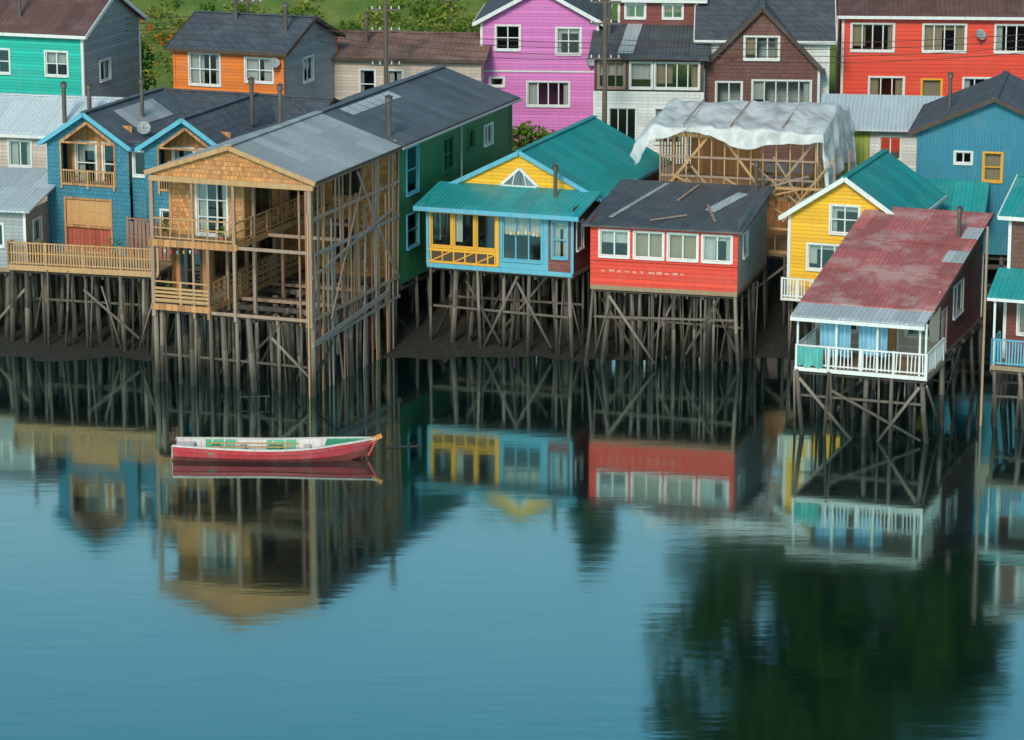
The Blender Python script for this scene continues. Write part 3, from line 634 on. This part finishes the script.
b.wall('side_wall',CREAM,(0,11.8),(0,3.1),zf,5.5); b.wall('back_wall',CREAM,(Wd,11.8),(0,11.8),zf,7.0)
for x in (.08,1.7,3.4,Wd-.05,Wd+.2): b.beam('porch_posts',WHITE,(x,.08,zf-.1),(x,.08,5.0),.08,.08)
def rz(v): return 5.05+(7.3-5.05)*v/12.6
b.slab('roof_eave_strip',ROOFLX,(-.15,-.3,rz(-.3)+.03),(Wd+.2,-.3,rz(-.3)+.03),(Wd+.2,1.3,rz(1.3)+.03),(-.15,1.3,rz(1.3)+.03),.04)
b.slab('roof',RUSTR,(-.15,1.15,rz(1.15)+.08),(Wd+.25,1.15,rz(1.15)+.08),(Wd+.25,12.5,rz(12.5)+.05),(-.15,12.5,rz(12.5)+.05),.06)
for k in range(5): b.slab('roof_light_panel',ROOFLX if k%2 else RUSTR,(Wd-.75+.1*k,5+1.4*k,rz(5+1.4*k)+.11),(Wd+.28,5+1.4*k,rz(5+1.4*k)+.11),(Wd+.28,6.3+1.4*k,rz(6.3+1.4*k)+.11),(Wd-.75+.1*k,6.3+1.4*k,rz(6.3+1.4*k)+.11),.02)
b.beam('roof_lap',RUSTR,(-.15,4.8,rz(4.8)+.1),(Wd+.25,4.8,rz(4.8)+.1),.08,.03); b.beam('roof_lap',RUSTR,(-.15,8.4,rz(8.4)+.1),(Wd+.25,8.4,rz(8.4)+.1),.08,.03)
b.beam('fascia',WHITE,(-.15,-.33,4.9),(Wd+.2,-.33,4.9),.04,.15); b.beam('fascia',BROWN,(Wd+.28,1.2,rz(1.2)),(Wd+.28,12.5,rz(12.5)),.04,.14)
b.pipe(4.6,9.5,6.6,7.9,.09); b.slab('floor',DECK,(0,3.2,zf),(Wd,3.2,zf),(Wd,11.8,zf),(0,11.8,zf),.18)
def cloth(x0,x1,y,zt,zb,mt,name):
    n=16; v=[];f=[]
    for i in range(n+1):
        x=x0+(x1-x0)*i/n; yy=y+.06*math.sin(i*1.9)
        v+=[(x,yy,zt-.05*math.sin(math.pi*i/n)),(x+.02*math.sin(i),yy+.04*math.sin(i*2.3),zb+.06*math.sin(i*.8))]
    for i in range(n): f.append((2*i,2*i+2,2*i+3,2*i+1))
    b.add(name,mt,v,f)
cloth(.9,2.2,.5,4.75,3.3,CLOTHB,'hanging_laundry'); cloth(2.5,3.7,.6,4.75,3.4,CLOTHB,'hanging_laundry'); cloth(.1,1.2,-.08,3.75,2.9,CLOTHT,'hanging_towel')
b.add('porch_awning',CLOTHC,[(Wd+.2,.3,4.9),(Wd+.2,2.6,5.2),(Wd+.2,2.4,3.8),(Wd+.15,1.2,4.0)],[(0,1,2,3)])
b.piles(.15,Wd+.1,.2,3,zf-.1,5,2,.085,.2); b.piles(.15,Wd,4.2,11.6,zf-.1,5,5,.1,.3)
for q in (((.2,-.05,2.4),(2.6,-.05,-.2)),((5.2,-.05,2.4),(3.4,-.05,-.2)),((5.45,.2,2.4),(5.45,3,.0))): b.beam('braces',PILE2,*q,.06,.12)
b.done()

b=Bd('maroon_house_with_turquoise_porch',20.0,-13.2,-21)
b.wall('upper_wall',MARSH,(0,1.6),(6,1.6),5.6,8.6,[(.9,2.1,6.7,7.9,2,1,WHITE,'f')],None,WHITE); b.wall('side_wall',CREAM,(0,8),(0,1.6),2.6,8.6)
b.wall('side_wall',MARSH,(6,1.6),(6,8),2.6,8.6)
b.wall('lower_wall',MAROON,(0,1.2),(6,1.2),2.6,5.6,[(.6,1.8,3.7,5.0,2,1,WHITE,'c'),(2.6,3.8,3.7,5.0,2,1,WHITE,'c')],None,WHITE)
b.slab('porch_roof',TEALRX,(-.4,-.4,5.5),(6.3,-.4,5.5),(6.3,1.58,6.35),(-.4,1.58,6.35),.07); b.beam('fascia',WHITE,(-.4,-.43,5.4),(6.3,-.43,5.4),.04,.12)
b.gable(0,6,1.6,8,8.6,9.6,TEALRX,'x',.4,WHITE)
b.slab('deck',DECK,(-.2,-.3,2.6),(6,-.3,2.6),(6,1.2,2.6),(-.2,1.2,2.6),.18); b.rail('balcony_rail',BLUEP,(-.15,-.25),(6,-.25),2.6,1.1,.12,.06); b.rail('balcony_rail',BLUEP,(-.15,1.1),(-.15,-.25),2.6,1.1,.12,.06)
b.slab('floor',DECK,(0,1.2,2.6),(6,1.2,2.6),(6,8,2.6),(0,8,2.6),.18)
for x in (-.1,2,4): b.beam('porch_posts',WHITE,(x,-.2,2.6),(x,-.2,5.5),.09,.09)
b.beam('corner_mast',LATH,(-.5,-.3,-.4),(-.5,-.3,8.4),.09,.09)
b.piles(-.1,5.8,-.1,7.5,2.5,6,6,.1,.3); b.done()

b=house('blue_metal_house',19.0,6.4,-12,7,8,3.4,9.2,10.75,'y',BLUES,ASPH,[(1.75,2.5,7.7,8.2,2,1,WHITE,'d'),(3.1,3.9,6.9,8.2,1,2,YELP,'f')],(),(),BLUES,o=.4,fas=BROWN)
b.wall('annex_wall',BLUES,(-.2,-2),(2.2,-2),3.4,5.6); b.slab('annex_roof',TEALRX,(-.6,-2.4,5.9),(3.4,-2.4,5.9),(3.4,0,6.9),(-.6,0,6.9),.07)
b.pipe(1.2,3,9.6,11.3,.09)
b.piles(.1,6.9,-1.8,7,3.3,6,5,.1,.3); b.done()
b=house('teal_outbuilding',23.2,-1.0,-18,5,6,3.3,7.4,8.4,'y',TEALW,TEALR,(),(),(),WHITE); b.piles(.1,4.9,.1,5.8,3.2,5,4,.1,.3); b.done()
b=Bd('olive_shed_with_white_roof',15.2,13.2,-8)
b.wall('front_wall',OLIVE,(0,0),(2.3,0),4,8.2,[(.5,1.6,6.6,7.8,2,1,OLIVE,'d')]); b.wall('front_wall',WHITEW,(2.3,.02),(6.3,.02),4,8.2,[(.5,1.5,6.7,7.8,2,1,WHITE,'d')])
b.wall('side_wall',WHITEW,(6.3,0),(6.3,5),4,8.2); b.wall('side_wall',OLIVE,(0,5),(0,0),4,8.2)
b.slab('roof',ROOFW,(-.3,-.6,8.25),(6.6,-.6,8.25),(6.6,5.2,9.1),(-.3,5.2,9.1),.08); b.done()

# ------------------------------------------------------------------ boat
b=Bd('red_rowing_boat',-9.6,-18.4,-1.5)
ns=32; L=7.75
def sect(t):
    x=-L/2+L*t
    if t<.5: bw=.95*(.66+.34*math.sin(math.pi*t))
    else: bw=.95*max(.02,(1-((t-.5)/.5)**2.5))
    zs=.48+.14*(1-t)**2+.36*max(0,(t-.4)/.6)**2.0
    zk=-.22+.35*max(0,(t-.8)/.2)**2
    return x,bw,zs,zk
rows=[]
for i in range(ns+1):
    x,bw,zs,zk=sect(i/ns); xo=lambda z: x+ .35*max(0,i/ns-.85)/.15*(z-zk)/(zs-zk)
    rows.append([(xo(zk),0,zk),(xo(.0),-bw*.62,zk+.12),(xo(.2),-bw*.9,zk+(zs-zk)*.5),(xo(zs-.16),-bw*.98,zs-.15),(xo(zs),-bw,zs)])
for sgn in (1,-1):
    for k in range(4):
        mt=BOATL if k<2 else BOATR
        v=[];f=[]
        for r in rows:
            v+=[(r[k][0],r[k][1]*sgn,r[k][2]),(r[k+1][0],r[k+1][1]*sgn,r[k+1][2])]
        for i in range(ns): f.append((2*i,2*i+2,2*i+3,2*i+1))
        b.add('hull',mt,v,f)
    v=[]
    for i,r in enumerate(rows):
        v+=[(r[4][0]-.03,r[4][1]*sgn*.93,r[4][2]-.01),(r[2][0]-.05,r[2][1]*sgn*.82,max(.06,r[2][2]-.1)),(r[2][0]-.05,0,max(.06,r[2][2]-.1))]
    for i in range(ns-1):
        b.add('inner_hull',BOATG if (i//5)%2 else BOATW,[v[3*i],v[3*i+3],v[3*i+4],v[3*i+1],v[3*i+2],v[3*i+5]],[(0,1,2,3),(3,2,5,4)])
    for i in range(ns):
        a,c=Vector(rows[i][4]),Vector(rows[i+1][4]); a.y*=sgn*.97;c.y*=sgn*.97
        b.beam('gunwale',BOATW,a+Vector((0,0,.015)),c+Vector((0,0,.015)),.09,.07)
        a,c=Vector(rows[i][3]),Vector(rows[i+1][3]); a.y*=sgn*1.02;c.y*=sgn*1.02
        b.beam('rubbing_strake',BOATR,a,c,.04,.05)
    for i in range(2,ns-3,2):
        r=rows[i]; b.beam('ribs',BOATW,(r[4][0],r[4][1]*sgn*.9,r[4][2]-.02),(r[2][0],r[2][1]*sgn*.78,max(.1,r[2][2]-.05)),.05,.04)
r=rows[0]
b.add('transom',BOATR,[r[0],r[1],r[2],r[3],r[4],(r[4][0],-r[4][1],r[4][2]),(r[3][0],-r[3][1],r[3][2]),(r[2][0],-r[2][1],r[2][2]),(r[1][0],-r[1][1],r[1][2])],[tuple(range(9))])
b.box('stern_deck',BOATW,-3.82,-3.1,-.56,.56,.46,.51)
for i,(x,wd) in enumerate(((-2.3,.28),(-1.2,.24),(0.1,.5),(1.4,.26))): b.box('thwarts',BOATW if i%2 else BOATG,x-wd/2,x+wd/2,-.8,.8,.34,.39)
v=[rows[j][4] for j in range(ns-7,ns+1)]; v+=[(p[0],-p[1],p[2]) for p in v[::-1]]
b.add('foredeck',BOATG,[(p[0],p[1]*.9,p[2]+.0) for p in v],[tuple(range(len(v)))])
tip=Vector(rows[-1][4]); b.beam('stem_head',BOATO,tip+Vector((-.25,0,-.08)),tip+Vector((.2,0,.12)),.14,.17); b.beam('stem',BOATR,Vector(rows[-1][0]),tip,.08,.08)
b.beam('oar',NEWW,(-2.6,.3,.52),(1.1,.15,.54),.05,.05); b.beam('oar',NEWW,(-2.4,-.3,.52),(.9,-.35,.54),.05,.05)
b.done()
b=Bd('mooring_stakes',-11.6,-9.6,0)
for i in range(3): b.cyl('stake',PILE,(i*.55,0,-.5),(i*.55+.05,0,.55-.1*i),.05,.04)
b.beam('cross_piece',PILE,(-.1,0,.3),(1.3,0,.35),.05,.05); b.done()
b=Bd('floating_log',-5.2,-16.9,8); b.cyl('log',PILED,(0,0,.0),(1.6,.1,.02),.06,.04,8); b.cyl('log',PILED,(1.0,.05,.02),(1.3,.3,.15),.025,.015,5); b.done()

# ------------------------------------------------------------------ poles and wires
def pole(x,y,h,arms=True,r=.15):
    b=Bd('utility_pole',x,y,0,4.4)
    b.cyl('shaft',POLEM,(0,0,-.5),(0,0,h),r,r*.75,10)
    if arms:
        for z in (h-.5,h-1.6,h-3.4): b.beam('crossarm',POLEM,(-.8,0,z),(.8,0,z),.1,.1)
        for z in (h-.5,h-1.6,h-3.4):
            for x_ in (-.7,-.3,.3,.7): b.cyl('insulator',WHITE,(x_,0,z+.05),(x_,0,z+.2),.04,.03,6)
    b.done()
pole(4.75,21,9.5); pole(-6.6,25,8.6); pole(-14,27.5,9.8,True,.11)
def wires(name,A,Bp,n):
    b=Bd(name)
    for k in range(n):
        a=Vector(A)+Vector((0,.2*(k%2),-.28*k)); c=Vector(Bp)+Vector((0,.2*(k%2),-.28*k)); pts=[]
        for i in range(17):
            t=i/16; p=a.lerp(c,t); p.z-=4*t*(1-t)*(c-a).length*.018*(1+.15*k); pts.append(p)
        for i in range(16): b.cyl('wire',BROWN,pts[i],pts[i+1],.017,.017,4)
    b.done()
wires('overhead_wires',(4.75,21,11.3),(-14,27.5,12.0),4); wires('overhead_wires',(4.75,21,11.5),(30,20,12.2),4); wires('overhead_wires',(-14,27.5,12),(-34,24,12.6),3)
wires('overhead_wires',(4.75,21,10.6),(4.5,24.5,9.9),1); wires('overhead_wires',(4.75,21,10.6),(12,25,10.0),1)

# ------------------------------------------------------------------ terrain
PT=[(-900,-6),(-14,-1.6),(-6,-.35),(-1.0,.02),(4,.45),(10,1.7),(15,3.4),(18,4.3),(34,4.6),(42,6.6),(52,10),(64,13.5),(90,17),(150,19),(3000,20)]
def hgt(x,y):
    z=0
    for i in range(len(PT)-1):
        if PT[i][0]<=y<=PT[i+1][0]:
            t=(y-PT[i][0])/(PT[i+1][0]-PT[i][0]); z=PT[i][1]+t*(PT[i+1][1]-PT[i][1]); break
    k=min(1,max(0,(y-34)/12)); z+=k*(noise.noise(Vector((x*.06,y*.06,0)))*1.8+noise.noise(Vector((x*.25,y*.25,3)))*.5)
    z+=.13*noise.noise(Vector((x*.5,y*.5,7)))
    return z
xs=[-2500,-900,-400,-200,-120,-80]+[-60+1.0*i for i in range(121)]+[80,120,200,400,900,2500]
ys=[-14+.8*i for i in range(36)]+[14.8+1.1*i for i in range(50)]+[72,80,90,105,125,150,200,300,500,900,2500]
vs=[(x,y,hgt(x,y)) for y in ys for x in xs]; fs=[]
nx=len(xs)
for j in range(len(ys)-1):
    for i in range(nx-1): a=j*nx+i; fs.append((a,a+1,a+nx+1,a+nx))
me=bpy.data.meshes.new('ground'); me.from_pydata(vs,[],fs)
m,nt=newmat('shore_and_grass')
g=nd(nt,'ShaderNodeNewGeometry').outputs[0]; gz=nd(nt,'ShaderNodeSeparateXYZ',{0:g}).outputs
n1=nd(nt,'ShaderNodeTexNoise',{'Vector':g,'Scale':.35,'Detail':8.0,'Roughness':.7}).outputs[0]
n2=nd(nt,'ShaderNodeTexNoise',{'Vector':g,'Scale':4.0,'Detail':6.0,'Roughness':.75}).outputs[0]
gr=mixc(nt,ramp(nt,n1,.35,.65),c4((.08,.18,.025)),c4((.28,.32,.06)))
gr=mixc(nt,mth(nt,'MULTIPLY',n2,.7),gr,c4((.05,.10,.015)))
mud=mixc(nt,ramp(nt,n2,.35,.7),c4((.014,.013,.009)),c4((.05,.045,.03)))
street=mixc(nt,n2,c4((.12,.115,.105)),c4((.2,.19,.17)))
c=mixc(nt,ramp(nt,gz[1],14.5,16),mud,street); c=mixc(nt,ramp(nt,gz[1],33,36),c,gr)
p=nd(nt,'ShaderNodeBsdfPrincipled',{'Base Color':c,'Roughness':.85})
bp=nd(nt,'ShaderNodeBump',{'Height':n2,'Strength':.8,'Distance':.15}); nt.links.new(bp.outputs[0],p.inputs['Normal'])
nd(nt,'ShaderNodeOutputMaterial',{0:p.outputs[0]}); me.materials.append(m)
for pl in me.polygons: pl.use_smooth=True
COL.objects.link(bpy.data.objects.new('ground',me))

me=bpy.data.meshes.new('water'); S=2500
me.from_pydata([(-S,-S,0),(S,-S,0),(S,14,0),(-S,14,0)],[],[(0,1,2,3)])
m,nt=newmat('calm_water')
g=nd(nt,'ShaderNodeNewGeometry').outputs[0]
mp=nd(nt,'ShaderNodeMapping',{0:g,3:(.3,1.0,1)}).outputs[0]
n1=nd(nt,'ShaderNodeTexNoise',{'Vector':mp,'Scale':1.1,'Detail':4.0,'Roughness':.55}).outputs[0]
mp2=nd(nt,'ShaderNodeMapping',{0:g,3:(.05,.12,1)}).outputs[0]
n2=nd(nt,'ShaderNodeTexNoise',{'Vector':mp2,'Scale':1.0,'Detail':3.0}).outputs[0]
bp=nd(nt,'ShaderNodeBump',{'Height':n1,'Strength':1.0,'Distance':.0045})
gl=nd(nt,'ShaderNodeBsdfGlossy',{0:(.72,.98,.95,1),1:nd(nt,'ShaderNodeMapRange',{0:n2,1:.3,2:.7,3:.05,4:.085}).outputs[0],'Normal':bp.outputs[0]})
df=nd(nt,'ShaderNodeBsdfDiffuse',{0:(.003,.010,.011,1)})
fr=nd(nt,'ShaderNodeFresnel',{0:1.55}).outputs[0]
mx=nd(nt,'ShaderNodeMixShader',{0:mth(nt,'ADD',mth(nt,'MULTIPLY',fr,.9),.30),1:df.outputs[0],2:gl.outputs[0]})
nd(nt,'ShaderNodeOutputMaterial',{0:mx.outputs[0]}); me.materials.append(m)
COL.objects.link(bpy.data.objects.new('water',me))

# ------------------------------------------------------------------ vegetation
def tree(x,y,H,Rr,cz0,name='broadleaf_tree',dens=1.0,narrow=False):
    z0=hgt(x,y); b=Bd(name,x,y,R.uniform(0,360),z0)
    b.cyl('trunk',POLEM,(0,0,-.5),(.3,.2,H*.5),Rr*.09,Rr*.06,10); b.cyl('trunk',POLEM,(.3,.2,H*.5),(0,.3,H*.9),Rr*.06,Rr*.015,8)
    n=int(75*dens)
    for i in range(n):
        t=R.random(); zz=cz0+(H-cz0)*t
        prof=math.sin(math.pi*min(1,.12+.86*t))**.6*(1 if not narrow else .8)
        a=R.uniform(0,6.28); rr=Rr*prof*math.sqrt(R.uniform(.05,1))*R.uniform(.7,1.1)
        px,py=math.cos(a)*rr,math.sin(a)*rr
        if i%3==0: b.cyl('limbs',POLEM,(.2*t,.2,zz*.88),(px,py,zz),Rr*.022,Rr*.006,5)
        k=Rr*R.uniform(.18,.32)
        leaves(b,'crown',LEAF,px,py,zz,k*1.2,k*1.2,k*.9,int(190),.36)
    b.done()
tree(14.5,47,33,6.0,13); tree(23.5,48,36,6.6,13); tree(18.8,52,38,6.2,15); tree(28,54,28,4.5,14)
tree(4.9,44,16,1.6,8,'cypress_tree',.5,True); tree(-.8,43,12.5,2.2,6,'broadleaf_tree',.4); tree(34.5,46,24,3.0,10,'broadleaf_tree',.6)
b=Bd('hillside_shrubs')
for i in range(420):
    x=R.uniform(-36,2); y=R.uniform(36,60); z=hgt(x,y); k=R.uniform(.35,1.0)
    leaves(b,'foliage',SHRUB if R.random()<.55 else SHRUBY,x,y,z+k*.4,k*1.3,k*1.2,k*.8,int(60),.16)
b.done()
b=Bd('orange_flower_patch')
for i in range(40):
    x=-19+R.gauss(0,2.2); y=45+R.gauss(0,1.6); leaves(b,'blossoms',FLOWER,x,y,hgt(x,y)+.8,.4,.4,.3,12,.09)
b.done()
b=Bd('garden_bush')
for (x,y,z) in ((-21.5,30,5.2),(-20.6,30.5,6.2),(-22,31,7),(-21,29.5,5.5),(-20.2,31,7.4),(-21,31,8.4),(-20.4,30.6,9.2),(.7,26.5,5.4),(1.4,26.3,5.2),(.1,26.0,5.3),(2.1,25.8,5.0),(17.4,25,5.5),(17.0,25.5,6.4)): leaves(b,'foliage',SHRUB,x,y,z,1.0,1.0,1.0,260,.17)
b.done()

# ------------------------------------------------------------------ light, sky, camera
w=bpy.data.worlds.new('World'); scene.world=w; w.use_nodes=True; nt=w.node_tree; nt.nodes.clear()
EL,AZ=33,196
sky=nd(nt,'ShaderNodeTexSky',sky_type='NISHITA'); sky.sun_disc=False; sky.sun_elevation=rad(EL); sky.sun_rotation=rad(AZ)
sky.ozone_density=1.2; sky.air_density=1.0; sky.dust_density=.8
dirv=nd(nt,'ShaderNodeTexCoord').outputs['Generated']; dz=nd(nt,'ShaderNodeSeparateXYZ',{0:dirv}).outputs[2]
tint=mixc(nt,1.0,sky.outputs[0],(.68,1.18,1.07,1),'MULTIPLY')
cm=nd(nt,'ShaderNodeMapping',{0:dirv,3:(2.2,2.2,7)}).outputs[0]
cn=nd(nt,'ShaderNodeTexNoise',{'Vector':cm,'Scale':1.6,'Detail':4.0,'Roughness':.5}).outputs[0]
hz=mth(nt,'MULTIPLY',ramp(nt,dz,.345,.25),mth(nt,'ADD',mth(nt,'MULTIPLY',ramp(nt,cn,.35,.7),.6),.2))
col=mixc(nt,hz,tint,(5.2,6.2,6.5,1))
bg=nd(nt,'ShaderNodeBackground',{0:col,1:.14}); nd(nt,'ShaderNodeOutputWorld',{0:bg.outputs[0]})
sl=bpy.data.lights.new('sun','SUN'); sl.energy=2.5; sl.angle=rad(14); sl.color=(1,.90,.80)
so=bpy.data.objects.new('sun',sl); COL.objects.link(so)
d=Vector((math.sin(rad(AZ))*math.cos(rad(EL)),math.cos(rad(AZ))*math.cos(rad(EL)),math.sin(rad(EL))))
so.rotation_euler=d.to_track_quat('Z','Y').to_euler()
cd=bpy.data.cameras.new('camera'); cd.sensor_width=36; cd.lens=112.5; cd.clip_start=1; cd.clip_end=6000
co=bpy.data.objects.new('camera',cd); COL.objects.link(co); co.location=(0,-141.7,33.2); co.rotation_euler=(rad(76.5),0,0)
scene.camera=co
scene.view_settings.view_transform='Standard'; scene.view_settings.look='None'; scene.view_settings.exposure=0
